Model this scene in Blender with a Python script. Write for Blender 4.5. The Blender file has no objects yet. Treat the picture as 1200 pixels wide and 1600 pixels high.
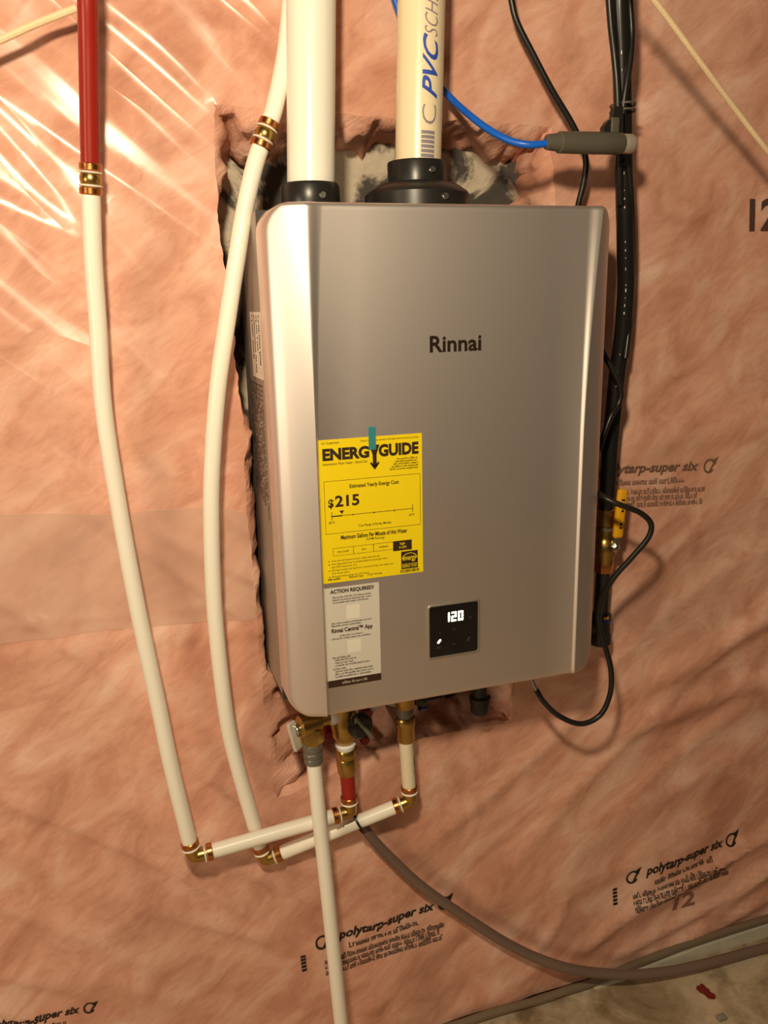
import bpy, bmesh, math, random
from mathutils import Vector, Matrix, noise
from mathutils.geometry import delaunay_2d_cdt
random.seed(7)
C = bpy.context.scene.collection
scn = bpy.context.scene

# ------------------------------------------------------------------ camera
ZC = 1.091                       # height of the heater's centre above the floor
F = 1295.77                      # focal length in pixels of a 1200 x 1600 frame
YAW, PITCH, ROLL = 0.3111, -0.2503, -0.0218
CAM = Vector((-0.419, -1.1667, 0.2162 + ZC))
FW = Vector((math.sin(YAW)*math.cos(PITCH), math.cos(YAW)*math.cos(PITCH), math.sin(PITCH)))
_r = Vector((math.cos(YAW), -math.sin(YAW), 0)); _u = _r.cross(FW)
RT = math.cos(ROLL)*_r + math.sin(ROLL)*_u
UP = -math.sin(ROLL)*_r + math.cos(ROLL)*_u
cam_d = bpy.data.cameras.new('camera'); cam = bpy.data.objects.new('camera', cam_d); C.objects.link(cam)
cam_d.sensor_fit = 'HORIZONTAL'; cam_d.sensor_width = 36; cam_d.lens = 36*F/1200; cam_d.clip_start = .02
m = Matrix((RT, UP, -FW)).transposed().to_4x4(); m.translation = CAM
cam.matrix_world = m
scn.camera = cam

# ------------------------------------------------------------------ world, lamp, exposure
w = bpy.data.worlds.new('world'); scn.world = w; w.use_nodes = True
bg = w.node_tree.nodes['Background']; bg.inputs[0].default_value = (1.0, .74, .50, 1); bg.inputs[1].default_value = .055
def lamp(name, loc, watts, rad, col):
    ld = bpy.data.lights.new(name, 'POINT'); ld.energy = watts; ld.color = col; ld.shadow_soft_size = rad
    lo = bpy.data.objects.new(name, ld); C.objects.link(lo); lo.location = loc
lamp('bare_bulb', (-.50, -1.08, .61+ZC), 54, .045, (1, .82, .55))          # hanging bulb near the viewer
lamp('added_fill', (-2.4, -1.45, .1+ZC), 62, .30, (1, .80, .54))             # added soft fill, unseen at left, brightens the lower left
scn.view_settings.view_transform = 'Standard'; scn.view_settings.look = 'None'
scn.view_settings.exposure = 0.0; scn.view_settings.gamma = 1; scn.view_settings.use_curve_mapping = False

# ------------------------------------------------------------------ helpers
def at(px, py, y=0.0):
    """point of the plane y = const seen at a pixel of the photograph"""
    d = (px-600)/F*RT - (py-800)/F*UP + FW
    return CAM + d*((y-CAM.y)/d.y)
def at_x(px, py, x):
    d = (px-600)/F*RT - (py-800)/F*UP + FW
    return CAM + d*((x-CAM.x)/d.x)
def at_z(px, py, z):
    d = (px-600)/F*RT - (py-800)/F*UP + FW
    return CAM + d*((z-CAM.z)/d.z)
def P3(L): return [at(*q) for q in L]

class MB:
    def __init__(s): s.v = []; s.f = []
    def add(s, vs, fs):
        n = len(s.v); s.v += [Vector(v) for v in vs]; s.f += [[i+n for i in f] for f in fs]; return s
    def ring_loft(s, rings, cap=True):
        n = len(rings[0]); vs = [v for r in rings for v in r]; fs = []
        for i in range(len(rings)-1):
            for k in range(n):
                a = i*n+k; b = i*n+(k+1) % n; fs.append([a, b, b+n, a+n])
        if cap: fs.append(list(range(n))[::-1]); fs.append([(len(rings)-1)*n+k for k in range(n)])
        return s.add(vs, fs)
    def tube(s, pts, r, seg=16, sub=8, cap=True):
        pts = [Vector(p) for p in pts]
        if len(pts) > 2 and sub > 1:
            q = [pts[0]*2-pts[1]]+pts+[pts[-1]*2-pts[-2]]; out = []
            for i in range(1, len(q)-2):
                for k in range(sub):
                    t = k/sub; a, b, c, d = q[i-1:i+3]
                    out.append(.5*((2*b)+(c-a)*t+(2*a-5*b+4*c-d)*t*t+(3*b-a-3*c+d)*t**3))
            out.append(pts[-1]); pts = out
        rr = r if callable(r) else (lambda t: r)
        T = [(pts[min(i+1, len(pts)-1)]-pts[max(i-1, 0)]).normalized() for i in range(len(pts))]
        N = T[0].orthogonal().normalized(); rings = []
        for i, p in enumerate(pts):
            N = (N-T[i]*N.dot(T[i])).normalized(); B = T[i].cross(N); R = rr(i/(len(pts)-1))
            rings.append([p+R*(math.cos(2*math.pi*k/seg)*N+math.sin(2*math.pi*k/seg)*B) for k in range(seg)])
        return s.ring_loft(rings, cap)
    def lathe(s, p0, p1, prof, seg=28, cap=True, phase=0):
        """prof: (t along p0->p1 in 0..1, radius)"""
        p0, p1 = Vector(p0), Vector(p1); T = (p1-p0).normalized(); N = T.orthogonal().normalized(); B = T.cross(N)
        rings = [[p0+(p1-p0)*t+r*(math.cos(2*math.pi*(k+phase)/seg)*N+math.sin(2*math.pi*(k+phase)/seg)*B) for k in range(seg)] for t, r in prof]
        return s.ring_loft(rings, cap)
    def cyl(s, p0, p1, r, seg=28, bev=.15):
        L = (Vector(p1)-Vector(p0)).length; b = min(r*bev/L, .4); q = r*(1-bev)
        return s.lathe(p0, p1, [(0, q), (b, r), (1-b, r), (1, q)], seg)
    def box(s, c, h, ax=None, bev=.0):
        c = Vector(c); X, Y, Z = ax or (Vector((1, 0, 0)), Vector((0, 1, 0)), Vector((0, 0, 1)))
        if bev <= 0:
            vs = [c+X*h[0]*i+Y*h[1]*j+Z*h[2]*k for i in (-1, 1) for j in (-1, 1) for k in (-1, 1)]
            return s.add(vs, [[0, 1, 3, 2], [4, 6, 7, 5], [0, 4, 5, 1], [2, 3, 7, 6], [0, 2, 6, 4], [1, 5, 7, 3]])
        bm = bmesh.new(); bmesh.ops.create_cube(bm, size=2)
        for v in bm.verts: v.co = Vector((v.co.x*h[0], v.co.y*h[1], v.co.z*h[2]))
        bmesh.ops.bevel(bm, geom=bm.edges[:], offset=bev, segments=3, affect='EDGES', profile=.5)
        bm.verts.index_update(); vs = [c+X*v.co.x+Y*v.co.y+Z*v.co.z for v in bm.verts]; fs = [[v.index for v in f.verts] for f in bm.faces]
        bm.free(); return s.add(vs, fs)
    def prism(s, poly, n, th):
        """poly: 3-D outline, pushed along n by th"""
        k = len(poly); n = Vector(n)*th; vs = [Vector(p) for p in poly]+[Vector(p)+n for p in poly]
        fs = [list(range(k))[::-1], [i+k for i in range(k)]]+[[i, (i+1) % k, (i+1) % k+k, i+k] for i in range(k)]
        return s.add(vs, fs)
    def quad(s, a, b, c, d): return s.add([a, b, c, d], [[0, 1, 2, 3]])
    def build(s, name, mat, parent=None, smooth=35):
        o0 = ORG.get(parent.name, Vector()) if parent else Vector()
        me = bpy.data.meshes.new(name); me.from_pydata([tuple(v-o0) for v in s.v], [], s.f); me.update()
        bm = bmesh.new(); bm.from_mesh(me); bmesh.ops.recalc_face_normals(bm, faces=bm.faces[:]); bm.to_mesh(me); bm.free()
        return link(name, me, mat, parent, smooth)
ORG = {}
def link(name, me, mat, parent=None, smooth=35):
    if smooth:
        me.polygons.foreach_set('use_smooth', [True]*len(me.polygons)); me.set_sharp_from_angle(angle=math.radians(smooth))
    o = bpy.data.objects.new(name, me); C.objects.link(o)
    if mat: me.materials.append(mat)
    if parent:
        o.parent = parent; ORG[o.name] = ORG.get(parent.name, Vector())
    return o
def thing(name, loc, label, cat, group=None):
    o = bpy.data.objects.new(name, None); C.objects.link(o); o.location = loc; o.empty_display_size = .03
    ORG[o.name] = Vector(loc); o['label'] = label; o['category'] = cat
    if group: o['group'] = group
    return o
def tag(o, label, cat, group=None):
    o['label'] = label; o['category'] = cat
    if group: o['group'] = group
    return o
def centred(o):
    """move a single-mesh thing's origin to its lowest middle"""
    me = o.data; c = sum((v.co for v in me.vertices), Vector())/len(me.vertices); c.z = min(v.co.z for v in me.vertices)
    me.transform(Matrix.Translation(-c)); o.location = c; return o

# text ---------------------------------------------------------------
_tc = {}
def text_data(s, bold=0.0, extrude=0.0, res=3):
    k = (s, bold, extrude, res)
    if k in _tc: return _tc[k]
    cu = bpy.data.curves.new('t', 'FONT'); cu.body = s; cu.size = 1; cu.resolution_u = res; cu.offset = bold; cu.extrude = extrude
    o = bpy.data.objects.new('t', cu); C.objects.link(o)
    dg = bpy.context.evaluated_depsgraph_get(); me = bpy.data.meshes.new_from_object(o.evaluated_get(dg))
    vs = [v.co.copy() for v in me.vertices]; fs = [list(p.vertices) for p in me.polygons]
    bpy.data.objects.remove(o); bpy.data.curves.remove(cu); bpy.data.meshes.remove(me)
    x0 = min(v.x for v in vs); x1 = max(v.x for v in vs); y0 = min(v.y for v in vs); y1 = max(v.y for v in vs)
    _tc[k] = (vs, fs, x0, x1, y0, y1); return _tc[k]
def chop(vs, fs, lim):
    tri = [[vs[f[0]], vs[f[k]], vs[f[k+1]]] for f in fs for k in range(1, len(f)-1)]; done = []
    while tri:
        a, b, c = tri.pop(); e = [((b-a).length, 0), ((c-b).length, 1), ((a-c).length, 2)]; L, k = max(e)
        if L < lim: done.append((a, b, c)); continue
        a, b, c = ((a, b, c), (b, c, a), (c, a, b))[k]; q = (a+b)/2; tri += [[a, q, c], [q, b, c]]
    return [v for t in done for v in t], [[3*i, 3*i+1, 3*i+2] for i in range(len(done))]
def put_text(mb, s, fn, box, bold=0.0, shear=0.0, extrude=0.0, res=3, lim=0):
    """fit text into box (u0, v0, u1, v1), v down; fn(u, v, depth) -> point. keep: keep aspect by width only"""
    vs, fs, x0, x1, y0, y1 = text_data(s, bold, extrude, res); u0, v0, u1, v1 = box; out = []
    if lim: vs, fs = chop(vs, fs, lim)
    for v in vs:
        a = (v.x-x0)/(x1-x0); b = (v.y-y0)/(y1-y0)
        out.append(fn(u0+(u1-u0)*a+shear*(v1-v0)*b, v1-(v1-v0)*b, v.z))
    mb.add(out, fs)
def micro(mb, fn, box, lines, seed=0, fill=.62, wid=None, char=.62):
    """illegible fine print: rows of tiny letter-like strokes"""
    rd = random.Random(seed); u0, v0, u1, v1 = box; lh = (v1-v0)/lines
    for i in range(lines):
        h = lh*fill; top = v0+i*lh; end = u0+(u1-u0)*(wid[i] if wid else rd.uniform(.8, 1)); u = u0; cw = h*char*ASP[0]
        while u < end-cw:
            for k in range(rd.randint(3, 9)):
                if u > end-cw: break
                a = top+(h*.28 if rd.random() < .7 else 0); b = top+h; s = cw*.28
                mb.quad(fn(u, a, 0), fn(u+s, a, 0), fn(u+s, b, 0), fn(u, b, 0))
                if rd.random() < .75: mb.quad(fn(u+cw*.55, a, 0), fn(u+cw*.55+s, a, 0), fn(u+cw*.55+s, b, 0), fn(u+cw*.55, b, 0))
                q = rd.choice((a, b-h*.16, (a+b)/2)); mb.quad(fn(u, q, 0), fn(u+cw*.8, q, 0), fn(u+cw*.8, q+h*.16, 0), fn(u, q+h*.16, 0))
                u += cw
            u += cw*.55
ASP = [1.0]

# materials ----------------------------------------------------------
def mat(name, col, rough=.5, metal=0, coat=0, coat_r=.1, spec=.5, var=0, vscale=8, bump=0, bscale=60, emit=None, alpha=1, trans=0, ior=1.45, sss=0):
    M = bpy.data.materials.new(name); M.use_nodes = True; nt = M.node_tree; b = nt.nodes['Principled BSDF']
    b.inputs['Base Color'].default_value = (*col, 1); b.inputs['Roughness'].default_value = rough; b.inputs['Metallic'].default_value = metal
    b.inputs['Coat Weight'].default_value = coat; b.inputs['Coat Roughness'].default_value = coat_r; b.inputs['Specular IOR Level'].default_value = spec
    b.inputs['Alpha'].default_value = alpha; b.inputs['Transmission Weight'].default_value = trans; b.inputs['IOR'].default_value = ior
    if emit: b.inputs['Emission Color'].default_value = (*emit[0], 1); b.inputs['Emission Strength'].default_value = emit[1]
    tc = nt.nodes.new('ShaderNodeTexCoord')
    if var:
        n = nt.nodes.new('ShaderNodeTexNoise'); n.inputs['Scale'].default_value = vscale; n.inputs['Detail'].default_value = 5
        nt.links.new(tc.outputs['Object'], n.inputs['Vector'])
        mx = nt.nodes.new('ShaderNodeMix'); mx.data_type = 'RGBA'
        mx.inputs[6].default_value = (*[c*(1-var) for c in col], 1); mx.inputs[7].default_value = (*[min(1, c*(1+var)) for c in col], 1)
        nt.links.new(n.outputs['Fac'], mx.inputs[0]); nt.links.new(mx.outputs[2], b.inputs['Base Color'])
    if bump:
        n = nt.nodes.new('ShaderNodeTexNoise'); n.inputs['Scale'].default_value = bscale; n.inputs['Detail'].default_value = 3
        nt.links.new(tc.outputs['Object'], n.inputs['Vector']); bp = nt.nodes.new('ShaderNodeBump')
        bp.inputs['Strength'].default_value = bump; bp.inputs['Distance'].default_value = .002
        nt.links.new(n.outputs['Fac'], bp.inputs['Height']); nt.links.new(bp.outputs['Normal'], b.inputs['Normal'])
    return M
def ramp(nt, src, stops):
    r = nt.nodes.new('ShaderNodeValToRGB'); e = r.color_ramp.elements
    while len(e) < len(stops): e.new(.5)
    for i, (p, c) in enumerate(stops): e[i].position = p; e[i].color = (*c, 1)
    nt.links.new(src, r.inputs['Fac']); return r.outputs['Color']
def tex(nt, vec, scale, detail=4, rough=.5, dist=0):
    n = nt.nodes.new('ShaderNodeTexNoise'); n.inputs['Scale'].default_value = scale; n.inputs['Detail'].default_value = detail
    n.inputs['Roughness'].default_value = rough; n.inputs['Distortion'].default_value = dist
    nt.links.new(vec, n.inputs['Vector']); return n.outputs['Fac']
def mapping(nt, vec, rot=(0, 0, 0), scale=(1, 1, 1), loc=(0, 0, 0)):
    for k in ('Rotation', 'Scale'):          # turn first, then stretch
        n = nt.nodes.new('ShaderNodeMapping'); n.inputs[k].default_value = rot if k == 'Rotation' else scale
        nt.links.new(vec, n.inputs['Vector']); vec = n.outputs['Vector']
    return vec
def mix(nt, fac, a, b, mode='MIX'):
    n = nt.nodes.new('ShaderNodeMix'); n.data_type = 'RGBA'; n.blend_type = mode
    for s, i in ((fac, 0), (a, 6), (b, 7)):
        if hasattr(s, 'node'): nt.links.new(s, n.inputs[i])
        elif i == 0: n.inputs[0].default_value = s
        else: n.inputs[i].default_value = (*s, 1)
    return n.outputs[2]
def mth(nt, op, a, b=None, clamp=False):
    n = nt.nodes.new('ShaderNodeMath'); n.operation = op; n.use_clamp = clamp
    for i, s in enumerate((a, b)):
        if s is None: continue
        if hasattr(s, 'node'): nt.links.new(s, n.inputs[i])
        else: n.inputs[i].default_value = s
    return n.outputs[0]
def bump(nt, h, strength, dist, normal=None):
    n = nt.nodes.new('ShaderNodeBump'); n.inputs['Strength'].default_value = strength; n.inputs['Distance'].default_value = dist
    nt.links.new(h, n.inputs['Height'])
    if normal: nt.links.new(normal, n.inputs['Normal'])
    return n.outputs['Normal']

def insulation_mat(name, film):
    M = bpy.data.materials.new(name); M.use_nodes = True; nt = M.node_tree; b = nt.nodes['Principled BSDF']
    tc = nt.nodes.new('ShaderNodeTexCoord').outputs['Object']
    big = tex(nt, tc, 3.4, 3, .5, .6)
    mid = tex(nt, mapping(nt, tc, rot=(0, .7, 0), scale=(1, 1, 1.9)), 7.5, 4, .55, .9)
    fib = tex(nt, mapping(nt, tc, rot=(0, .6, 0), scale=(1, 1, 3)), 24, 5, .6, 1.2)
    c = ramp(nt, big, [(.30, (.62, .285, .195)), (.48, (.76, .405, .295)), (.70, (.86, .53, .42))])
    d = ramp(nt, mid, [(.30, (.46, .19, .12)), (.5, (.75, .395, .29)), (.72, (.95, .68, .56))])
    c = mix(nt, .6, c, d)
    e = ramp(nt, fib, [(.32, (.80, .71, .67)), (.55, (1, 1, 1)), (.8, (1, 1, 1))])
    c = mix(nt, .5, c, e, 'MULTIPLY')
    red = ramp(nt, tex(nt, tc, 9, 6, .7, 2.2), [(.70, (0, 0, 0)), (.78, (1, 1, 1))])
    c = mix(nt, mth(nt, 'MULTIPLY', red, .5), c, (.62, .13, .08))
    nt.links.new(c, b.inputs['Base Color'])
    b.inputs['Roughness'].default_value = .85; b.inputs['Specular IOR Level'].default_value = .15
    h = mth(nt, 'ADD', mth(nt, 'MULTIPLY', mid, .8), mth(nt, 'MULTIPLY', fib, .2))
    nt.links.new(bump(nt, h, .22 if film else .9, .008 if film else .014), b.inputs['Normal'])
    if film:
        # polythene sheet lying on the fibreglass: a clear glossy coat with its own wrinkles
        cr1 = tex(nt, mapping(nt, tc, rot=(0, -.66, 0), scale=(1, 1, 8)), 1.3, 1, .4, .35)
        cr2 = tex(nt, mapping(nt, tc, rot=(0, .5, 0), scale=(1, 1, 5)), 2.2, 2, .5, .6)
        rid = mth(nt, 'SUBTRACT', 1.0, mth(nt, 'ABSOLUTE', mth(nt, 'MULTIPLY', mth(nt, 'SUBTRACT', cr1, .5), 6.0)))
        rid = mth(nt, 'POWER', mth(nt, 'MAXIMUM', rid, 0.0), 1.5)
        sep = nt.nodes.new('ShaderNodeSeparateXYZ'); nt.links.new(tc, sep.inputs[0])
        mk = nt.nodes.new('ShaderNodeMapRange'); nt.links.new(sep.outputs['X'], mk.inputs['Value'])
        mk.inputs['From Min'].default_value = -.25; mk.inputs['From Max'].default_value = .1
        hh = mth(nt, 'ADD', mth(nt, 'MULTIPLY', rid, mth(nt, 'SUBTRACT', 1.0, mk.outputs[0])), mth(nt, 'MULTIPLY', cr2, mth(nt, 'MULTIPLY', mk.outputs[0], .8)))
        hh = mth(nt, 'ADD', hh, mth(nt, 'MULTIPLY', tex(nt, tc, 6, 1, .5, .6), .7))
        b.inputs['Coat Weight'].default_value = .8; b.inputs['Coat IOR'].default_value = 1.5
        b.inputs['Coat Roughness'].default_value = .24
        nt.links.new(bump(nt, hh, .55, .008), b.inputs['Coat Normal'])
    return M
M_wall = insulation_mat('polythene over pink fibreglass', True)
M_fluff = insulation_mat('bare pink fibreglass', False)
def concrete_mat(name, light, dark, stops, scale):
    M = bpy.data.materials.new(name); M.use_nodes = True; nt = M.node_tree; b = nt.nodes['Principled BSDF']
    tc = nt.nodes.new('ShaderNodeTexCoord').outputs['Object']
    n = tex(nt, tc, scale, 6, .6, .8); c = ramp(nt, n, [(stops[0], light), (stops[1], dark)])
    f = tex(nt, tc, 60, 5, .7); c = mix(nt, .35, c, ramp(nt, f, [(.3, (.55, .52, .5)), (.7, (1, 1, 1))]), 'MULTIPLY')
    nt.links.new(c, b.inputs['Base Color']); b.inputs['Roughness'].default_value = .85; b.inputs['Specular IOR Level'].default_value = .2
    nt.links.new(bump(nt, f, .5, .003), b.inputs['Normal']); return M
M_found = concrete_mat('foundation concrete with tar', (.62, .54, .43), (.085, .077, .07), (.46, .52), 8)
M_floor = concrete_mat('floor concrete', (.66, .53, .37), (.26, .175, .095), (.42, .68), 7)
M_white = mat('white pex', (.92, .88, .78), .33, var=.03, vscale=5)
M_red = mat('red pex', (.30, .016, .010), .3, var=.08, vscale=6)
M_cream = mat('cream pex', (.78, .68, .50), .4, var=.03)
M_pvcw = mat('white pvc', (.90, .86, .78), .28, var=.03, vscale=5)
M_pvcc = mat('cream pvc', (.84, .71, .49), .3, var=.03, vscale=5)
M_copper = mat('copper crimp', (.55, .22, .07), .28, 1, bump=.15, bscale=90)
M_brass = mat('brass', (.50, .33, .10), .30, 1, var=.12, vscale=20, bump=.15, bscale=80)
M_black = mat('black rubber', (.012, .011, .010), .35)
M_blackm = mat('black painted iron', (.018, .016, .014), .45, bump=.2, bscale=120)
M_blackp = mat('black moulded plastic', (.016, .015, .014), .32)
M_jacket = mat('black hose jacket', (.012, .011, .010), .28)
M_cap = mat('grey brown fitting', (.10, .09, .07), .4)
M_grey = mat('grey coupling', (.20, .195, .17), .35, .5)
M_steel = mat('zinc plated steel', (.55, .53, .48), .28, 1)
M_lever = mat('bright lever plate', (.70, .67, .60), .35, .35)
M_blue = mat('blue cable jacket', (.008, .12, .62), .3)
M_bluep = mat('blue plastic', (.01, .03, .22), .4)
M_redp = mat('red plastic', (.30, .01, .01), .4)
M_tan = mat('cream cord', (.86, .66, .42), .6, bump=.3, bscale=300)
M_tube = mat('grey vinyl tube', (.20, .135, .105), .5)
M_yel = mat('yellow vinyl grip', (.85, .42, .01), .4)
M_ptfe = mat('white thread tape', (.80, .77, .74), .6)
M_film = mat('translucent polythene', (.80, .60, .49), .28, alpha=.36)
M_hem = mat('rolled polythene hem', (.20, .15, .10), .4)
M_ink = mat('black print ink', (.02, .015, .012), .6)
M_inkf = mat('faded grey print ink', (.19, .105, .075), .7)
M_inkp = mat('purple grey stamp ink', (.27, .13, .11), .7)
M_inkn = mat('dark stencil ink', (.09, .045, .035), .7)
M_inkblue = mat('blue print ink', (.03, .08, .45), .5)
M_inkthin = mat('thin grey print ink', (.25, .22, .27), .5)
M_cover = mat('silver painted steel cover', (.84, .765, .735), .45, .95)
M_case = mat('grey painted casing', (.36, .31, .27), .45, .35)
M_seam = mat('dark cover seam', (.03, .027, .024), .6)
M_labely = mat('yellow label paper', (.86, .66, .006), .45)
M_labelw = mat('grey white label paper', (.62, .58, .52), .5)
M_labels = mat('white sticker paper', (.82, .76, .68), .5)
M_pale = mat('pale label patch', (.75, .70, .62), .5)
M_brownink = mat('dark brown ink', (.035, .016, .006), .55)
M_lightink = mat('pale print on dark band', (.45, .40, .34), .5)
M_yelink = mat('yellow knocked out print', (.86, .66, .006), .5)
M_teal = mat('teal translucent tape', (.05, .30, .34), .3, alpha=.72)
M_glass = mat('black glass panel', (.006, .005, .006), .12, coat=.5, coat_r=.05)
M_bezel = mat('silver panel bezel', (.42, .38, .33), .3, .7)
M_digit = mat('lit white digits', (.9, .95, .85), .5, emit=((.92, 1, .80), 1.15))
M_led = mat('lit white led', (1, 1, 1), .5, emit=((1, .97, .9), 3))
M_icon = mat('dim touch icons', (.07, .065, .06), .5)
M_logo = mat('dark chrome lettering', (.085, .06, .04), .25, .8)
M_stain = mat('red chalk stain', (.20, .016, .01), .9)
M_chip = mat('grey chip', (.28, .25, .2), .8)

# ------------------------------------------------------------------ structure
def ridged(v): return 1-abs(noise.noise(v))*2
FOLDS = []
def fold(px, A, wd):
    P = [at(*q) for q in px]; L = [(p.x, p.z) for p in P]
    FOLDS.append(((min(q[0] for q in L)-wd, min(q[1] for q in L)-wd, max(q[0] for q in L)+wd, max(q[1] for q in L)+wd), L, A, wd))
fold([(930, 1150), (1060, 1112), (1150, 1075), (1230, 1050), (1420, 1000)], .013, .035)
fold([(1010, 1070), (1110, 1020), (1210, 960), (1380, 900)], .012, .035)
fold([(900, 1490), (985, 1420), (1080, 1372), (1200, 1300), (1350, 1230)], .009, .022)
fold([(945, 1500), (1060, 1442), (1150, 1392), (1220, 1340), (1400, 1280)], .009, .02)
fold([(1010, 1494), (1110, 1452), (1210, 1395), (1400, 1330)], .010, .024)
fold([(950, 700), (1060, 675), (1210, 655), (1400, 640)], .008, .05)
fold([(830, 1495), (870, 1440), (880, 1400)], .006, .018)
fold([(-40, 1040), (120, 1012), (260, 995), (400, 990)], .004, .012)
def disp(x, z):
    """how far the sheet bulges towards the room (m)"""
    d = .007*noise.noise(Vector((x*3.1, z*3.1, 1.7)))+.003*noise.noise(Vector((x*9, z*9, 5.2)))
    k = min(1, max(0, (x+.25)/.35))
    ca, sa = math.cos(-.72), math.sin(-.72); u, v = x*ca+z*sa, -x*sa+z*ca
    a = max(0, ridged(Vector((u*1.6, v*13, 9)))-.55)*.016
    ca, sa = math.cos(.5), math.sin(.5); u, v = x*ca+z*sa, -x*sa+z*ca
    b = max(0, ridged(Vector((u*1.8, v*8, 3)))-.5)*.016
    low = min(1, max(.35, (1.25-z)/.8))
    f = 0
    for (xa, za, xb, zb), pts_, A, wd in FOLDS:
        if xa < x < xb and za < z < zb:
            best = 1
            for i in range(len(pts_)-1):
                (x0, z0), (x1, z1) = pts_[i], pts_[i+1]; L2 = (x1-x0)**2+(z1-z0)**2; t = ((x-x0)*(x1-x0)+(z-z0)*(z1-z0))/L2
                t = min(1, max(0, t)); s_ = math.hypot(x-x0-t*(x1-x0), z-z0-t*(z1-z0)); en = 1
                if i == 0: en = min(1, t*2.5+.15)
                if s_/wd < best: best = s_/wd; ee = en
            if best < 1: f = max(f, A*ee*(.5+.5*math.cos(math.pi*best)))
    return max(-.006, d)+a*(1-k)+b*k*low+f
def wallpt(x, z, off=0.0): return Vector((x, -disp(x, z)-off, z))
# outline of the cut in the sheet: photo pixel on the sheet, reach of the loose fibreglass inward (m)
HOLE = [(333, 165, .04), (380, 168, .05), (420, 172, .05), (490, 177, .03), (560, 180, .035), (620, 184, .02), (700, 186, .015), (780, 192, .022), (860, 200, .03),
        (866, 300, .02), (866, 420, .02), (850, 700, .02), (815, 1000, .02), (802, 1060, .02), (800, 1130, .02), (740, 1138, .02), (660, 1150, .012), (560, 1186, .015),
        (482, 1226, .045), (434, 1246, .05), (425, 1235, .09), (418, 1150, .085), (411, 1080, .07), (404, 1010, .05), (400, 940, .022), (394, 870, .022), (385, 800, .03),
        (381, 730, .035), (385, 680, .02), (375, 625, .005), (367, 550, .0), (358, 470, .0), (346, 390, .0), (339, 330, .004), (336, 250, .02)]
hp = [(at(a, b), e) for a, b, e in HOLE]
out = []
for i in range(len(hp)):
    (p, e), (q, g) = hp[i], hp[(i+1) % len(hp)]; n = max(1, int((q-p).length/.006))
    for k in range(n):
        t = k/n; r = p.lerp(q, t); j = .004*noise.noise(Vector((r.x*40, r.z*40, 2)))+.002*noise.noise(Vector((r.x*140, r.z*140, 4)))
        out.append((r.x+j, r.z+j*.8, e+(g-e)*t))
poly = [(a, b) for a, b, _ in out]
def inside(x, z):
    c = False; j = len(poly)-1
    for i in range(len(poly)):
        (xi, zi), (xj, zj) = poly[i], poly[j]
        if (zi > z) != (zj > z) and x < (xj-xi)*(z-zi)/(zj-zi)+xi: c = not c
        j = i
    return c
WX0, WX1, WZ1 = -1.9, 2.1, 2.35
def axis(a, b, lo, hi, fine, coarse):
    xs = [a]
    while xs[-1] < b-1e-6:
        s = fine if lo <= xs[-1] < hi else coarse; xs.append(min(b, xs[-1]+s))
    return xs
xs = axis(WX0, WX1, -.72, .9, .0115, .06); zs = axis(.012, WZ1, 0, 1.78, .0115, .06)
bx0, bx1 = min(p[0] for p in poly)-.02, max(p[0] for p in poly)+.02; bz0, bz1 = min(p[1] for p in poly)-.02, max(p[1] for p in poly)+.02
pts = [Vector(p) for p in poly]; edges = [(i, (i+1) % len(poly)) for i in range(len(poly))]
for x in xs:
    for z in zs:
        if bx0 < x < bx1 and bz0 < z < bz1:
            if inside(x, z) or min((x-a)**2+(z-b)**2 for a, b in poly) < .005**2: continue
        pts.append(Vector((x, z)))
vo, eo, fo, *_ = delaunay_2d_cdt(pts, edges, [], 0, 1e-6)
mb = MB(); mb.v = [wallpt(v.x, v.y) for v in vo]
for f in fo:
    cx = sum(vo[i].x for i in f)/len(f); cz = sum(vo[i].y for i in f)/len(f)
    if bx0 < cx < bx1 and bz0 < cz < bz1 and inside(cx, cz): continue
    mb.f.append(list(f))
wall = mb.build('wall_back', M_wall, None, 60); wall['kind'] = 'structure'
# keep the sheet's normals towards the room
if sum(p.normal.y for p in wall.data.polygons) > 0: wall.data.flip_normals()
# loose fibreglass round the cut
N = len(out); rows = 9; mb = MB(); cxm, czm = 0, ZC
rings = []
for i, (x, z, e) in enumerate(out):
    (xa, za, _), (xb, zb, _) = out[i-1], out[(i+1) % N]; t = Vector((xb-xa, 0, zb-za)).normalized(); nrm = Vector((-t.z, 0, t.x))
    if not inside(x+nrm.x*.01, z+nrm.z*.01): nrm = -nrm
    ring = []
    for k in range(rows+1):
        s = k/rows; q = Vector((x, 0, z))
        nz = noise.noise(Vector((x*28, z*28, s*2)))+.6*noise.noise(Vector((x*70, z*70, s*4)))
        inn = e*s**.8*(1+.75*nz)+.006*nz*min(1, s*4)*(1 if e > .01 else .4)
        y = -disp(x, z)+.0003+(.09+disp(x, z))*s**1.6+.010*noise.noise(Vector((x*45, z*45, s*5+8)))*math.sin(s*math.pi)
        v = q+nrm*inn+Vector((0, min(y, .093), 0))
        if abs(v.x) < .236 and abs(v.z-ZC) < .336 and v.y < .062:
            if abs(v.x) > .19: v.x = math.copysign(.237, v.x)
            else: v.z = ZC+math.copysign(.337, v.z-ZC)
        ring.append(v)
    rings.append(ring)
for i in range(N):
    a = rings[i]
    mb.v += a
for i in range(N):
    for k in range(rows):
        A = i*(rows+1)+k; B = ((i+1) % N)*(rows+1)+k; mb.f.append([A, B, B+1, A+1])
fl = mb.build('fibreglass_edge', M_fluff, wall, 80); fl['label'] = 'torn pink fibreglass around the cut in the sheet'
# foundation behind
mb = MB(); mb.box((.1, .12, WZ1/2), (2.0, .03, WZ1/2)); f = mb.build('wall_foundation', M_found, None, 0); f['kind'] = 'structure'
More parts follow.
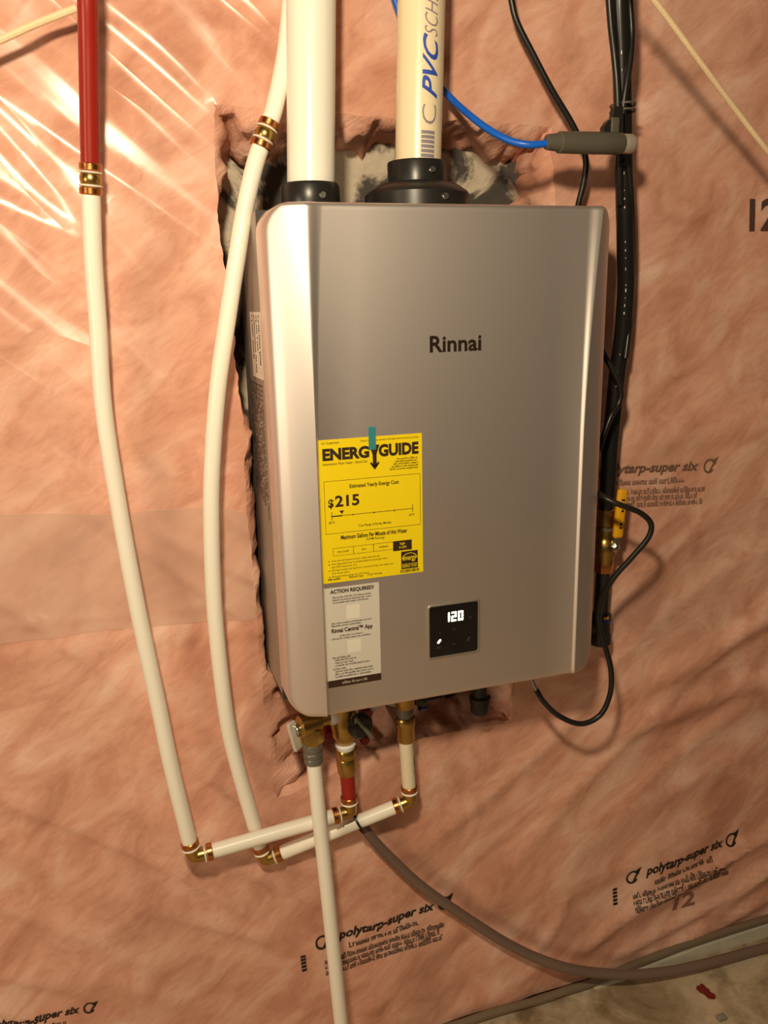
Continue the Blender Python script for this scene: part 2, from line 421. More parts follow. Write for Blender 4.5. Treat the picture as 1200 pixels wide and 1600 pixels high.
# floor
mb = MB(); fx = axis(WX0, WX1, -.3, 1.1, .02, .12); fy = axis(-2.4, .09, -.5, .09, .02, .12)
for y in fy:
    for x in fx:
        rdg = max(0, 1-abs(y+.085+.05*math.sin(x*5)+.02*noise.noise(Vector((x*9, 0, 0))))/.03)
        mb.v.append(Vector((x, y, .0015*noise.noise(Vector((x*14, y*14, 0)))+rdg*.006*(.5+noise.noise(Vector((x*25, y*25, 3))))*(1 if y < -.02 else 0)-.001)))
for j in range(len(fy)-1):
    for i in range(len(fx)-1): a = j*len(fx)+i; mb.f.append([a, a+1, a+1+len(fx), a+len(fx)])
fo_ = mb.build('floor', M_floor, None, 60); fo_['kind'] = 'structure'
if sum(p.normal.z for p in fo_.data.polygons) < 0: fo_.data.flip_normals()
# second sheet lapped over the first, left of the heater
mb = MB(); U = 60; V = 30
lt = [at(-330, 815), at(0, 803), at(180, 800), at(330, 790), at(384, 798)]; lb = [at(-330, 1030), at(0, 1006), at(150, 986), at(340, 970), at(400, 966)]
def pl(L, t):
    s = t*(len(L)-1); i = min(int(s), len(L)-2); return L[i].lerp(L[i+1], s-i)
for j in range(V+1):
    for i in range(U+1):
        a = pl(lt, i/U); b = pl(lb, i/U); q = a.lerp(b, j/V); ex = .0025+.006*math.exp(-((j/V-.86)/.05)**2)*(.6+.5*noise.noise(Vector((q.x*12, 0, 1))))
        mb.v.append(wallpt(q.x, q.z, ex))
for j in range(V):
    for i in range(U): a = j*(U+1)+i; mb.f.append([a, a+1, a+U+2, a+U+1])
ov = mb.build('film_overlap', M_film, wall, 60); ov['label'] = 'translucent band where two sheets overlap'
# rolled hem along the foot of the sheet
hem = [at_z(px, py, .008) for px, py in ((690, 1598), (760, 1566), (830, 1537), (868, 1527))]
hem = [Vector((-1.0, -.012, .010)), Vector((-.2, -.014, .010))]+[Vector((h.x, -.016, .011+.003*(i % 2))) for i, h in enumerate(hem)]
hem += [Vector((.36, -.014, .012)), Vector((.45, -.012, .022)), Vector((.6, -.012, .034)), Vector((.8, -.014, .04)), Vector((1.2, -.014, .04)), Vector((1.9, -.014, .04))]
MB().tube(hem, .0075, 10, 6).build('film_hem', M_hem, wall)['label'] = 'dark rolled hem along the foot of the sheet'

# pale concrete lip showing under the lifted hem
mb = MB(); LX = [.36, .45, .6, .8, 1.2, 1.9]; LZ = [.001, .010, .022, .028, .028, .028]
for x, z in zip(LX, LZ): mb.v += [Vector((x, .0, -.01)), Vector((x, -.020, -.01)), Vector((x, -.019, z)), Vector((x, 0, z+.001))]
for i in range(5):
    for k in range(4): a = i*4+k; b = i*4+(k+1) % 4; mb.f.append([a, b, b+4, a+4])
mb.f += [[0, 1, 2, 3], [20, 21, 22, 23]]
lip = mb.build('trim_1', mat('pale concrete lip', (.62, .58, .47), .85, var=.15, vscale=30, bump=.4), None, 0); lip['kind'] = 'structure'
# printing on the sheet
def sheet_fn(pa, pb, up=(0, 1)):
    """text frame on the sheet from two baseline pixels; u in 0..1 along, v down in the same unit"""
    a, b = at(*pa), at(*pb); d = b-a; L = d.length; d.normalize(); n = Vector((-d.z, 0, d.x))
    def fn(u, v, z=0):
        q = a+d*(u*L)-n*(v*L); return wallpt(q.x, q.z, .0011)
    return fn, L
def emblem(mb, fn, cu, cv, s):
    """round arrow mark: an open ring with an arrow head and a slanting bar"""
    n = 14; A0, A1 = .6, 5.4
    for i in range(n):
        t0, t1 = A0+(A1-A0)*i/n, A0+(A1-A0)*(i+1)/n
        mb.quad(*[fn(cu+s*r*math.cos(t)*.9, cv+s*r*math.sin(t)) for r, t in ((.72, t0), (1, t0), (1, t1), (.72, t1))])
    mb.add([fn(cu+s*x, cv+s*y) for x, y in ((.15, -.75), (1.25, -1.25), (.85, -.1))], [[0, 1, 2]])
    mb.quad(*[fn(cu+s*x, cv+s*y) for x, y in ((-.1, .9), (.2, .95), (1.1, -1.0), (.8, -1.0))])
def sheet_print(name, pa, pb, h, ink, seed, left=True, small='', bold=.035):
    fn, L = sheet_fn(pa, pb); mb = MB(); ASP[0] = 1.0
    put_text(mb, 'polytarp-super six', fn, (0, -h*1.05, 1, h*.32), bold, .22)
    emblem(mb, fn, 1.13, -h*.45, h*.8)
    if left: emblem(mb, fn, -.16, -h*.3, h*.8)
    micro(mb, fn, (.10, h*.62, .9, h*1.32), 1, seed, .92, [1.0], .55)
    micro(mb, fn, (-.16, h*1.65, 1.12, h*3.7), 3, seed+1, .94, [1, .95, 1], .36)
    if left:
        for k in range(5):
            mb.quad(*[fn(u, v) for u, v in ((-.39, h*(.45+k*.42)), (-.34, h*(.45+k*.42)), (-.34, h*(.75+k*.42)), (-.39, h*(.75+k*.42)))])
    return mb.build(name, ink, wall, 0)
sheet_print('sheet_print', (529, 1469), (677, 1424), .10, M_ink, 11)
sheet_print('sheet_print', (1005, 1364), (1127, 1323), .105, M_ink, 21)
sheet_print('sheet_print', (936, 741), (1087, 735), .085, M_inkf, 31, left=False)
sheet_print('sheet_print', (-20, 1606), (122, 1581), .10, M_ink, 41, left=False)
def stamp(s, pa, pb, asp, ink, bold=.03):
    fn, L = sheet_fn(pa, pb); mb = MB(); put_text(mb, s, fn, (0, -asp, 1, 0), bold, .0); return mb.build('stamped_number', ink, wall, 0)
stamp('12', (1168, 362), (1213, 361), .88, M_inkn)
stamp('12', (1049, 1406+16), (1084, 1396+16), .65, M_inkp)

# ------------------------------------------------------------------ water heater
YF, YO = -.172, -.150
HW, HH = .235, .3288
WH = thing('water_heater', (0, 0, ZC-HH), 'silver grey wall hung tankless water heater with yellow energy label', 'water heater')
XL, XR = at(489, 600, YF).x, at(905, 700, YF).x
STEP = .0036                          # the middle panel lies this much behind the two cheeks
def rampw(z):                         # width of the ramp between panel and cheek: broad at the top, a crisp line lower down
    return .0042+.017*min(1, max(0, (z-.02)/.31))**1.6
def prof(x, z):
    w_ = rampw(z)
    if XL+w_ <= x <= XR: return YF
    d, full = (XL+w_-x, XL+w_+HW) if x < XL+w_ else (x-XR, HW-XR)
    if d < w_: t = d/w_; return YF-STEP*t*t*(3-2*t)
    t = (d-w_)/(full-w_); return YF-STEP+(YO-YF+STEP)*(.55*t+.45*t*t)
RC = .032
def halfw(dz):                        # half width at a distance dz from the top or bottom edge
    if dz >= RC: return HW
    return HW-RC+math.sqrt(max(0, RC*RC-(RC-dz)**2))
rz = .007
zr = [0, .0006, .0015, .003, .005, .007, .010, .014, .019, .025, RC, .05]
rowsz = [HH-d for d in zr]+[HH-.05-(2*HH-.1)*k/14 for k in range(1, 14)]+[-(HH-d) for d in zr[::-1]]
dx = [0, .0006, .0015, .003, .005, .007, .0100, .014, .018]
mb = MB(); nc = None
for z in rowsz:
    hw = halfw(HH-abs(z)); row = []
    xl = [-hw+d*(hw+XL)/(HW+XL) for d in dx]; xr = [hw-d*(hw-XR)/(HW-XR) for d in dx]
    rw = rampw(z); fr = (1.25, 1, .8, .6, .4, .2, 0); cl = xl+[XL+rw-rw*q for q in fr]+[XL+rw+(XR-XL-rw)*k/8 for k in range(1, 8)]+[XR+rw*q for q in fr[::-1]]+xr[::-1]
    for x in cl:
        dd = min(HH-abs(z), hw-abs(x))
        y = prof(max(-HW, min(HW, x)), z)
        if dd < rz: y += rz-math.sqrt(max(0, rz*rz-(rz-dd)**2))
        row.append(Vector((x, y, z+ZC)))
    nc = len(row); mb.v += row
R = len(rowsz)
for j in range(R-1):
    for i in range(nc-1): a = j*nc+i; mb.f.append([a, a+1, a+nc+1, a+nc])
# skirt back to the casing
bd = [i for i in range(nc)]+[j*nc+nc-1 for j in range(1, R)]+[(R-1)*nc+i for i in range(nc-2, -1, -1)]+[j*nc for j in range(R-2, 0, -1)]
n0 = len(mb.v); mb.v += [Vector((mb.v[i].x, -.108, mb.v[i].z)) for i in bd]
for k in range(len(bd)): mb.f.append([bd[k], bd[(k+1) % len(bd)], n0+(k+1) % len(bd), n0+k])
cover = mb.build('front_cover', M_cover, WH, 28)
MB().box((0, -.1035, ZC), (.2325, .0045, .325)).build('cover_seam', M_seam, WH, 0)
MB().box((0, -.021, ZC), (.2325, .078, .3255), bev=.004).build('casing', M_case, WH)
# mounting bracket and small fixings on the top
p = at(820, 318, -.03)
MB().box((p.x, -.02, ZC+.334), (.013, .01, .008), bev=.002).build('top_bracket', M_blackm, WH)
for px in (806, 815, 828): 
    p = at(px, 318, -.03); MB().cyl((p.x, -.035, ZC+.325), (p.x, -.035, ZC+.340), .0028, 10).build('screw', M_steel, WH)
# vent collars
VW = at(484.5, 300, -.07); VC = at(651, 270, -.075)
TZ = ZC+.3255
VW.z = TZ; VC.z = TZ
mb = MB(); mb.lathe((VW.x, VW.y, TZ), (VW.x, VW.y, TZ+.035), [(0, .037), (.05, .038), (.9, .038), (1, .036), (1, .0306), (.6, .0306)], 40); mb.build('vent_collar', M_blackp, WH)
mb = MB(); mb.lathe((VC.x, VC.y, TZ), (VC.x, VC.y, TZ+.064), [(0, .067), (.02, .069), (.36, .069), (.42, .066), (.56, .052), (.60, .0385), (.97, .0385), (1, .0375), (1, .0306), (.7, .0306)], 44); mb.build('vent_collar', M_blackp, WH)
for V, rr, zz in ((VW, .038, .018), (VC, .0692, .015), (VC, .0386, .050)):
    p = Vector((V.x+rr*.18, V.y-rr*.98, TZ+zz)); MB().cyl(p+Vector((0, .004, 0)), p-Vector((0, .003, 0)), .004, 12).build('collar_screw', M_steel, WH)
# lettering and labels on the flat of the cover
def face_fn(x0, z0, wdt, hgt, off=.0006):
    return lambda u, v, d=0: Vector((x0+u*wdt, YF-off-d, z0-v*hgt))
mb = MB(); a, b = at(671, 551, YF), at(751, 547, YF); tp = at(711, 526, YF)
lf = face_fn(a.x, tp.z+.002, b.x-a.x, tp.z+.002-.5*(a.z+b.z), .0)
vs, fs, x0, x1, y0, y1 = text_data('Rinnai', .025, .0, 4)
put_text(mb, 'Rinnai', lambda u, v, d=0: lf(u, v, .0016 if d > 0 else -.0005), (0, 0, 1, 1), .018, 0, .1, 4); mb.build('logo_lettering', M_logo, WH, 0)

def label(name, q, m_):
    a, b, c, d = [at(*p, YF) for p in q]; x0 = (a.x+d.x)/2; x1 = (b.x+c.x)/2; z0 = (a.z+b.z)/2; z1 = (c.z+d.z)/2
    mb = MB(); mb.box(((x0+x1)/2, YF-.0002, (z0+z1)/2), ((x1-x0)/2, .00025, (z0-z1)/2)); o = mb.build(name, m_, WH, 0)
    return o, face_fn(x0, z0, x1-x0, z0-z1, .0007), (z0-z1)/(x1-x0)
def rect(mb, fn, u0, v0, u1, v1, d=0): mb.quad(fn(u0, v0, d), fn(u1, v0, d), fn(u1, v1, d), fn(u0, v1, d))
EG, ef, asp = label('energy_label', [(495.4, 688), (659.4, 677), (660.6, 893), (505.4, 912.5)], M_labely); EG['label'] = 'yellow energy cost label'
ASP[0] = asp
T = MB()
put_text(T, 'U.S. Government', ef, (.035, .012, .20, .03), .004)
put_text(T, 'Federal law prohibits removal of this label before consumer purchase', ef, (.40, .016, .965, .034), .0)
put_text(T, 'ENERG', ef, (.04, .058, .482, .142), .05)
put_text(T, 'GUIDE', ef, (.572, .055, .965, .142), .05)
put_text(T, 'Instantaneous Water Heater - Natural Gas', ef, (.04, .155, .46, .172), .006)
for i in range(5): micro(T, ef, (.75-.018*i, .158+i*.0175, .965, .1745+i*.0175), 1, 3+i, .75, [1])
put_text(T, 'Estimated Yearly Energy Cost', ef, (.285, .312, .765, .348), .022)
put_text(T, '$', ef, (.075, .405, .128, .472), .03); put_text(T, '215', ef, (.142, .384, .375, .464), .03)
put_text(T, '$210', ef, (.075, .560, .130, .578), .01); put_text(T, '$370', ef, (.862, .562, .915, .580), .004)
put_text(T, 'Cost Range of Similar Models', ef, (.36, .600, .68, .622), .006)
put_text(T, 'Maximum Gallons Per Minute of Hot Water', ef, (.185, .664, .84, .696), .028)
put_text(T, '(GPM Rating)', ef, (.43, .703, .61, .725), .002)
put_text(T, 'very small', ef, (.145, .772, .255, .792), .008); put_text(T, 'low', ef, (.385, .772, .425, .788), .006); put_text(T, 'medium', ef, (.555, .770, .645, .786), .006)
rd = ['Your cost will depend on your utility rates and use.', 'Cost range based only on models fueled by natural gas with a', 'high GPM rating (over 4.0).', 'Estimated energy cost based on a national average natural gas cost', 'of $1.09 per therm.', 'Estimated yearly energy use: 175 therms.']
for i, s in enumerate(rd):
    ww = .0118*len(s)*.78; put_text(T, s, ef, (.085, .836+i*.0225, min(.76, .085+ww), .852+i*.0225), .004 if i < 2 else 0)
    if i in (0, 1, 3, 5): rect(T, ef, .058, .840+i*.0225, .068, .848+i*.0225)
put_text(T, 'Natural Gas', ef, (.25, .962, .39, .980), .008); put_text(T, 'ftc.gov/energy', ef, (.43, .962, .58, .980), 0)
micro(T, ef, (.045, .966, .175, .984), 1, 8, .8, [1])
# arrow shaped Y
def upoly(mb, fn, L, d=0): mb.add([fn(u, v, d) for u, v in L], [list(range(len(L)))])
upoly(T, ef, [(.462, .060), (.500, .060), (.526, .098), (.526, .130), (.518, .200), (.502, .130), (.502, .110)][:0] or [(.484, .056), (.520, .056), (.533, .092), (.533, .122), (.512, .118)])
upoly(T, ef, [(.582, .056), (.546, .056), (.533, .092), (.533, .122), (.554, .118)])
rect(T, ef, .514, .116, .552, .205)
upoly(T, ef, [(.486, .182), (.500, .172), (.533, .203), (.533, .228)]); upoly(T, ef, [(.580, .182), (.566, .172), (.533, .203), (.533, .228)])
# frame, scale and boxes
def frame(mb, fn, u0, v0, u1, v1, t):
    rect(mb, fn, u0, v0, u1, v0+t/asp); rect(mb, fn, u0, v1-t/asp, u1, v1); rect(mb, fn, u0, v0, u0+t, v1); rect(mb, fn, u1-t, v0, u1, v1)
frame(T, ef, .042, .280, .978, .648, .0035)
rect(T, ef, .105, .524, .900, .5275); rect(T, ef, .105, .522, .205, .530)
for u in (.105, .898): rect(T, ef, u-.002, .494, u+.003, .552)
for u in (.31, .515, .715): rect(T, ef, u-.003, .520, u+.003, .536)
upoly(T, ef, [(.180, .490), (.225, .490), (.203, .516)])
for u in (.105, .302, .50): frame(T, ef, u, .752, u+.199, .808, .003)
rect(T, ef, .695, .750, .885, .822); rect(T, ef, .775, .832, .945, .962)
rd = random.Random(5); u = .765
while u < .955:
    s = rd.uniform(.003, .009); rect(T, ef, u, .966, u+s, .990); u += s+rd.uniform(.003, .008)
T.build('label_print', M_brownink, EG, 0)
K = MB(); e2 = lambda u, v, d=0: ef(u, v, d+.0003)
put_text(K, 'high', e2, (.765, .762, .815, .785), .01); put_text(K, '5.4 GPM', e2, (.755, .790, .83, .808), .004)
put_text(K, 'energy', e2, (.785, .872, .925, .912), .012, .25)
n = 14
for i in range(n):
    t0, t1 = math.pi*(1.04+.9*i/n), math.pi*(1.04+.9*(i+1)/n)
    K.quad(*[e2(.862+r*math.cos(t), .895+r*.62*math.sin(t)) for r, t in ((.074, t0), (.081, t0), (.081, t1), (.074, t1))])
rect(K, e2, .780, .925, .940, .928); put_text(K, 'ENERGY STAR', e2, (.785, .932, .935, .952), .01)
K.build('reversed_print', M_yelink, EG, 0)
# teal tape over the top of the label
a, b = at(575, 667, YF), at(587, 702, YF)
MB().box(((a.x+b.x)/2, YF-.0011, (a.z+b.z)/2), ((b.x-a.x)/2, .0002, (a.z-b.z)/2)).build('tape_strip', M_teal, WH, 0)

AN, af, asp = label('notice_label', [(506.9, 920), (591.9, 910), (595.6, 1062), (512.5, 1075)], M_labelw); AN['label'] = 'grey white notice label with dark lower band'
ASP[0] = asp; T = MB()
put_text(T, 'ACTION REQUIRED!', af, (.10, .018, .90, .064), .04)
micro(T, af, (.14, .088, .86, .165), 3, 51, .60, [1, 1, .93])
micro(T, af, (.10, .345, .86, .395), 2, 52, .60, [1, .75])
put_text(T, 'Rinnai Central\u2122 App', af, (.10, .402, .86, .460), .035)
micro(T, af, (.25, .475, .68, .495), 1, 53, .7, [1]); micro(T, af, (.10, .500, .84, .522), 1, 54, .7, [1])
micro(T, af, (.10, .690, .44, .712), 1, 55, .85, [1]); micro(T, af, (.14, .716, .80, .800), 3, 56, .62, [.62, .55, 1])
micro(T, af, (.10, .806, .36, .826), 1, 57, .85, [1]); micro(T, af, (.14, .832, .86, .915), 3, 58, .62, [1, 1, .95])
rect(T, af, 0, .928, 1, 1); T.build('label_print', M_brownink, AN, 0)
for v0_, v1_ in ((.185, .325), (.535, .668)):
    T = MB(); rect(T, af, .385, v0_, .63, v1_, -.0001); T.build('blank_square', M_pale, AN, 0)
T = MB(); micro(T, lambda u, v, d=0: af(u, v, d+.0003), (.26, .948, .74, .980), 1, 60, .9, [1]); T.build('band_print', M_lightink, AN, 0)
# control panel
a, b, c, d = [at(*p, YF) for p in ((670, 949), (746, 938), (747, 1017), (671, 1027))]
x0 = (a.x+d.x)/2; x1 = (b.x+c.x)/2; z0 = (a.z+b.z)/2; z1 = (c.z+d.z)/2
mb = MB(); cx, cz, hx, hz = (x0+x1)/2, (z0+z1)/2, (x1-x0)/2, (z0-z1)/2
loops = []
for g, y in ((.0022, YF-.0001), (.0018, YF-.0022), (.0002, YF-.0024), (-.0006, YF-.0008)):
    loop = []
    for sx, sz, a0 in ((1, 1, 0), (-1, 1, 1), (-1, -1, 2), (1, -1, 3)):
        for k in range(4):
            t = (a0+k/3)*math.pi/2; r = .003+g*.4; loop.append(Vector((cx+sx*(hx+g-r)+r*math.cos(t), y, cz+sz*(hz+g-r)+r*math.sin(t))))
    loops.append(loop)
mb.ring_loft(loops, False); mb.build('panel_bezel', M_bezel, WH)
PN = MB().box((cx, YF-.0004, cz), (hx, .0006, hz)).build('control_panel', M_glass, WH, 0); PN['label'] = 'black glass control panel showing 120'
pf = face_fn(x0, z0, x1-x0, z0-z1, .0012)
D = MB()
def seg(u0, v0, u1, v1, r=.0205):
    a_, b_ = Vector((u0, v0)), Vector((u1, v1)); d_ = (b_-a_).normalized(); n_ = Vector((-d_.y, d_.x)); L = []
    for k in range(7): t = math.pi*(k/6)-math.pi/2; L.append(b_+r*(d_*math.cos(t)+n_*math.sin(t)))
    for k in range(7): t = math.pi*(k/6)+math.pi/2; L.append(a_+r*(d_*math.cos(t)+n_*math.sin(t)))
    D.add([pf(q.x, q.y, 0) for q in L], [list(range(14))])
def digit(u, ch, w_=.072, t=.165, h=.155):
    m_ = t+h/2; S = {'a': (u, t, u+w_, t), 'g': (u, m_, u+w_, m_), 'd': (u, t+h, u+w_, t+h), 'f': (u, t, u, m_), 'b': (u+w_, t, u+w_, m_), 'e': (u, m_, u, t+h), 'c': (u+w_, m_, u+w_, t+h)}
    for k in {'1': 'bc', '2': 'abged', '0': 'abcdef'}[ch]: seg(*S[k])
digit(.325, '1'); digit(.462, '2'); digit(.60, '0'); D.build('display_digits', M_digit, PN, 0)
D = MB(); seg(.180, .715, .215, .675, .022); D.build('indicator_light', M_led, PN, 0)
def icon(): D.build('touch_icon', M_icon, PN, 0)
D = MB(); put_text(D, 'i', pf, (.205, .50, .222, .55)); icon()
D = MB(); put_text(D, '\u00b0F', pf, (.78, .29, .87, .33)); icon()
for (u, v, s) in ((.50, .51, -1), (.50, .77, 1)): D = MB(); D.add([pf(u-.04, v, 0), pf(u, v+s*.035, 0), pf(u+.04, v, 0), pf(u, v+s*.015, 0)], [[0, 1, 2, 3]]); icon()
D = MB(); put_text(D, 'Hx', pf, (.15, .79, .23, .84)); icon()
D = MB(); seg(.78, .76, .82, .70, .012); icon()
# stickers on the left flank
XS = -.2325
def side_fn(ya, yb, za, zb, off=.0008): return lambda u, v, d=0: Vector((XS-off-d, ya+(yb-ya)*u, za+(zb-za)*v))
za, zb = at_x(388, 487, XS).z, at_x(398, 588, XS).z
S1 = MB().box((XS-.0002, -.058, (za+zb)/2), (.0003, .044, (za-zb)/2)).build('side_sticker', M_labels, WH, 0); S1['label'] = 'white sticker on the left flank'
T = MB(); ASP[0] = 1.2; sf = lambda u, v, d=0: Vector((XS-.0007, -.058+.04*(1-2*v), za+(zb-za)*(.05+u*.9)))
micro(T, sf, (0, .08, 1, .92), 4, 71, .5, [.8, 1, .6, .9]); T.build('sticker_print', M_brownink, S1, 0)
T = MB(); ASP[0] = .9; zc, zd = zb-.008, zb-.20; sf = lambda u, v, d=0: Vector((XS-.0007, -.035+.05*(1-2*v), zc+(zd-zc)*u))
micro(T, sf, (0, .02, 1, .98), 9, 72, .55); T.build('rating_plate_print', M_brownink, WH, 0)
# condensate outlet under the heater
q = at(750, 1090, -.06); bz = ZC-.3255
mb = MB(); z1_ = at(750, 1090, -.06).z; z2_ = at(750, 1113, -.06).z
mb.cyl((q.x, -.06, bz), (q.x, -.06, z1_-.002), .0115, 24, .05)
mb.build('condensate_outlet', M_blackp, WH)
MB().lathe((q.x, -.06, z1_+.003), (q.x, -.06, z2_), [(0, .014), (.05, .017), (.3, .017), (.34, .0155), (.9, .0155), (1, .014)], 24).build('outlet_nut', M_blackp, WH)
for px, m_ in ((690, M_blackm), (600, M_blackm)):
    q = at(px, 1080, -.02); MB().box((q.x, -.02, bz-.006), (.022, .02, .007), bev=.002).build('bottom_fitting', m_, WH)

# ------------------------------------------------------------------ vent pipes
def riser(a, b, z1=1.95):
    """points from high above down to a, leaving a in the direction b->a and bending upright"""
    d = (a-b).normalized(); L = []; p = a.copy()
    for st in (.03, .05, .08, .12, .18):
        d = d.lerp(Vector((0, 0, 1)), .35).normalized(); p = p+d*st; L.append(p.copy())
    while p.z < z1-.05: p = p+Vector((0, 0, min(.2, z1-p.z))); L.append(p.copy())
    return L[::-1]
def rise(p, d, z1): return p+d*((z1-p.z)/d.z)
ZT = 1.95
def vent(name, base, tpx, lab, m_):
    top = at(*tpx); d = (top-base).normalized(); t = thing(name, base, lab, 'pipe', 'vent pipes above the heater')
    b0 = base+d*.012; MB().lathe(b0, rise(base, d, ZT), [(0, .0285), (0, .0302), (1, .0302), (1, .027)], 40).build('pipe_wall', m_, t)
    return t, b0, d
vw, b0, d0 = vent('vent_pipe', VW, (486, 0, -.07), 'white plastic vent pipe rising from the small black collar', M_pvcw)
vc, b1, d1 = vent('vent_pipe', VC, (658.5, 0, -.075), 'cream plastic vent pipe with blue printing in the wide collar', M_pvcc)
T = MB(); T2 = MB(); T3 = MB()
def pipe_fn(base, d, ang, r=.0305):
    X = Vector((1, 0, 0)); X = (X-d*X.dot(d)).normalized(); Y = d.cross(X)      # Y points into the wall
    if Y.y < 0: Y = -Y
    def fn(u, v, z=0):          # u metres up the pipe, v metres round it (rightwards)
        a_ = ang+v/r; return base+d*u+r*(math.sin(a_)*X-math.cos(a_)*Y)
    return fn
fnp = pipe_fn(VC, d1, .10)
put_text(T2, 'C', fnp, (.105, -.010, .128, .010), -.01, lim=.18)
put_text(T, 'PVC', fnp, (.135, -.011, .198, .011), .02, .55, lim=.18)
T2.build('fine_pipe_print', M_inkthin, vc, 0); T2 = MB()
put_text(T2, 'SCHEDULE 40', fnp, (.205, -.009, .330, .009), -.008, .3, lim=.18)
T2.build('fine_pipe_print', M_inkthin, vc, 0)
for k in range(6):
    for q in range(6): rect(T3, fnp, .066+k*.0055, -.0105+q*.0031, .066+k*.0055+.0040, -.0105+(q+1)*.0031)
T.build('pipe_print', M_inkblue, vc, 0); T3.build('code_patch', M_inkthin, vc, 0)

# ------------------------------------------------------------------ PEX lines
PR = .0112
def pathpts(L): return [at(*q) for q in L]
def band(mb, p, d, l, r): mb.cyl(p-d*l/2, p+d*l/2, r, 24, .08)
def crimp_joint(t, p, d):
    """straight coupling between two pipe ends at p, along d"""
    B = MB(); B.lathe(p-d*.009, p+d*.009, [(0, .0095), (.15, .0115), (.4, .0128), (.6, .0128), (.85, .0115), (1, .0095)], 24); B.build('coupling', M_brass, t)
    for s in (-1, 1):
        r = MB(); band(r, p+d*s*.0135, d, .0085, .0132); r.build('crimp_ring', M_copper, t)
        r = MB(); band(r, p+d*s*.0075, d, .0022, .0138); r.build('stop_ring', M_white, t)
def elbow(t, p, da, db):
    """brass elbow at p, legs leaving along da and db"""
    B = MB(); B.tube([p+da*.020, p+da*.008, p+(da+db)*.0015, p+db*.008, p+db*.020], .0108, 18, 5); B.build('elbow', M_brass, t)
    for d_ in (da, db):
        r = MB(); band(r, p+d_*.0235, d_, .0085, .0132); r.build('crimp_ring', M_copper, t)
        r = MB(); band(r, p+d_*.0165, d_, .0024, .0134); r.build('stop_ring', M_white, t)
def run(t, pts, m_, name='pipe'): MB().tube(pts, PR, 20, 8).build(name, m_, t)
# hot line, far left
j = at(141.5, 280, -.054); hd = (at(139.5, 140, -.062)-j).normalized()
hot = thing('water_line', at(303, 1338, -.062), 'leftmost water line, red above its coupling and white below', 'pipe', 'water lines left of the heater')
top = at(136.5, 0, -.092)
up_ = at(138.3, 80, -.078)
run(hot, [j+hd*.009, at(139.7, 180, -.064), up_, top]+riser(top, up_)[::-1], M_red, 'red_pipe')
crimp_joint(hot, j, hd)
eh = at(303, 1338, -.062)
low = pathpts([(145.5, 400, -.047), (152.5, 500, -.042), (162, 640, -.040), (187, 800, -.042), (215, 950, -.046), (247, 1100, -.052), (268, 1200, -.057), (291, 1300, -.062)])
uph = (low[-1]-eh).normalized(); rth = (at(548, 1268, -.066)-eh).normalized()
run(hot, [j-hd*.009]+low[:-1]+[eh+uph*.019], M_white, 'white_pipe')
e2h = at(547, 1268, -.066)
run(hot, [eh+rth*.019, eh.lerp(e2h, .5), e2h-rth*.019], M_white, 'cross_pipe')
elbow(hot, eh, uph, rth)
vh = at(543, 1212, -.066); upv = (vh-e2h).normalized()
elbow(hot, e2h, -rth, upv)
run(hot, [e2h+upv*.019, vh+upv*.006], M_red, 'red_riser')
# cold line
jc = at(414, 210, -.05); cd = (at(433, 160, -.05)-jc).normalized()
cold = thing('water_line', at(415, 1343, -.03), 'curved white water line passing close along the heater side', 'pipe', 'water lines left of the heater')
tp_ = at(456, -10, -.05); run(cold, [jc+cd*.009, at(429, 168, -.05), at(446, 85, -.048), tp_]+riser(tp_, at(446, 85, -.048))[::-1], M_white, 'upper_pipe')
crimp_joint(cold, jc, cd)
ec = at(414, 1343, -.03)
low = pathpts([(397, 262, -.052), (381, 335, -.055), (370.5, 400, -.058), (355, 500, -.06), (341, 600, -.06), (333, 700, -.058), (330, 800, -.055), (335, 950, -.048), (351, 1100, -.04), (369, 1190, -.034), (404, 1315, -.03)])
upc = (low[-1]-ec).normalized(); e2c = at(641, 1251, -.062); rtc = (e2c-ec).normalized()
run(cold, [jc-cd*.009]+low[:-1]+[ec+upc*.019], M_white, 'curved_pipe')
elbow(cold, ec, upc, rtc)
run(cold, [ec+rtc*.019, ec.lerp(e2c, .5), e2c-rtc*.019], M_white, 'cross_pipe')
vcold = at(634, 1157, -.062); upk = (vcold-e2c).normalized(); elbow(cold, e2c, -rtc, upk)
run(cold, [e2c+upk*.019, vcold+upk*.004], M_cream, 'cream_riser')
T = MB(); X = Vector((1, 0, 0)); fr = pipe_fn(e2c, upk, .95, PR+.0004); ASP[0] = 1
micro(T, fr, (.030, -.003, .085, .003), 1, 91, 1.0, [1]); T.build('pipe_print', M_ink, cold, 0)

# ------------------------------------------------------------------ shutoff valves
def valve(loc_px, top_px, y, base_r, lab, hot_):
    b = at(*loc_px, y); tpz = bz; a = Vector((at(*top_px, y).x, y, tpz)); d = (b-a); L = d.length; d.normalize()
    return b, a, d, L
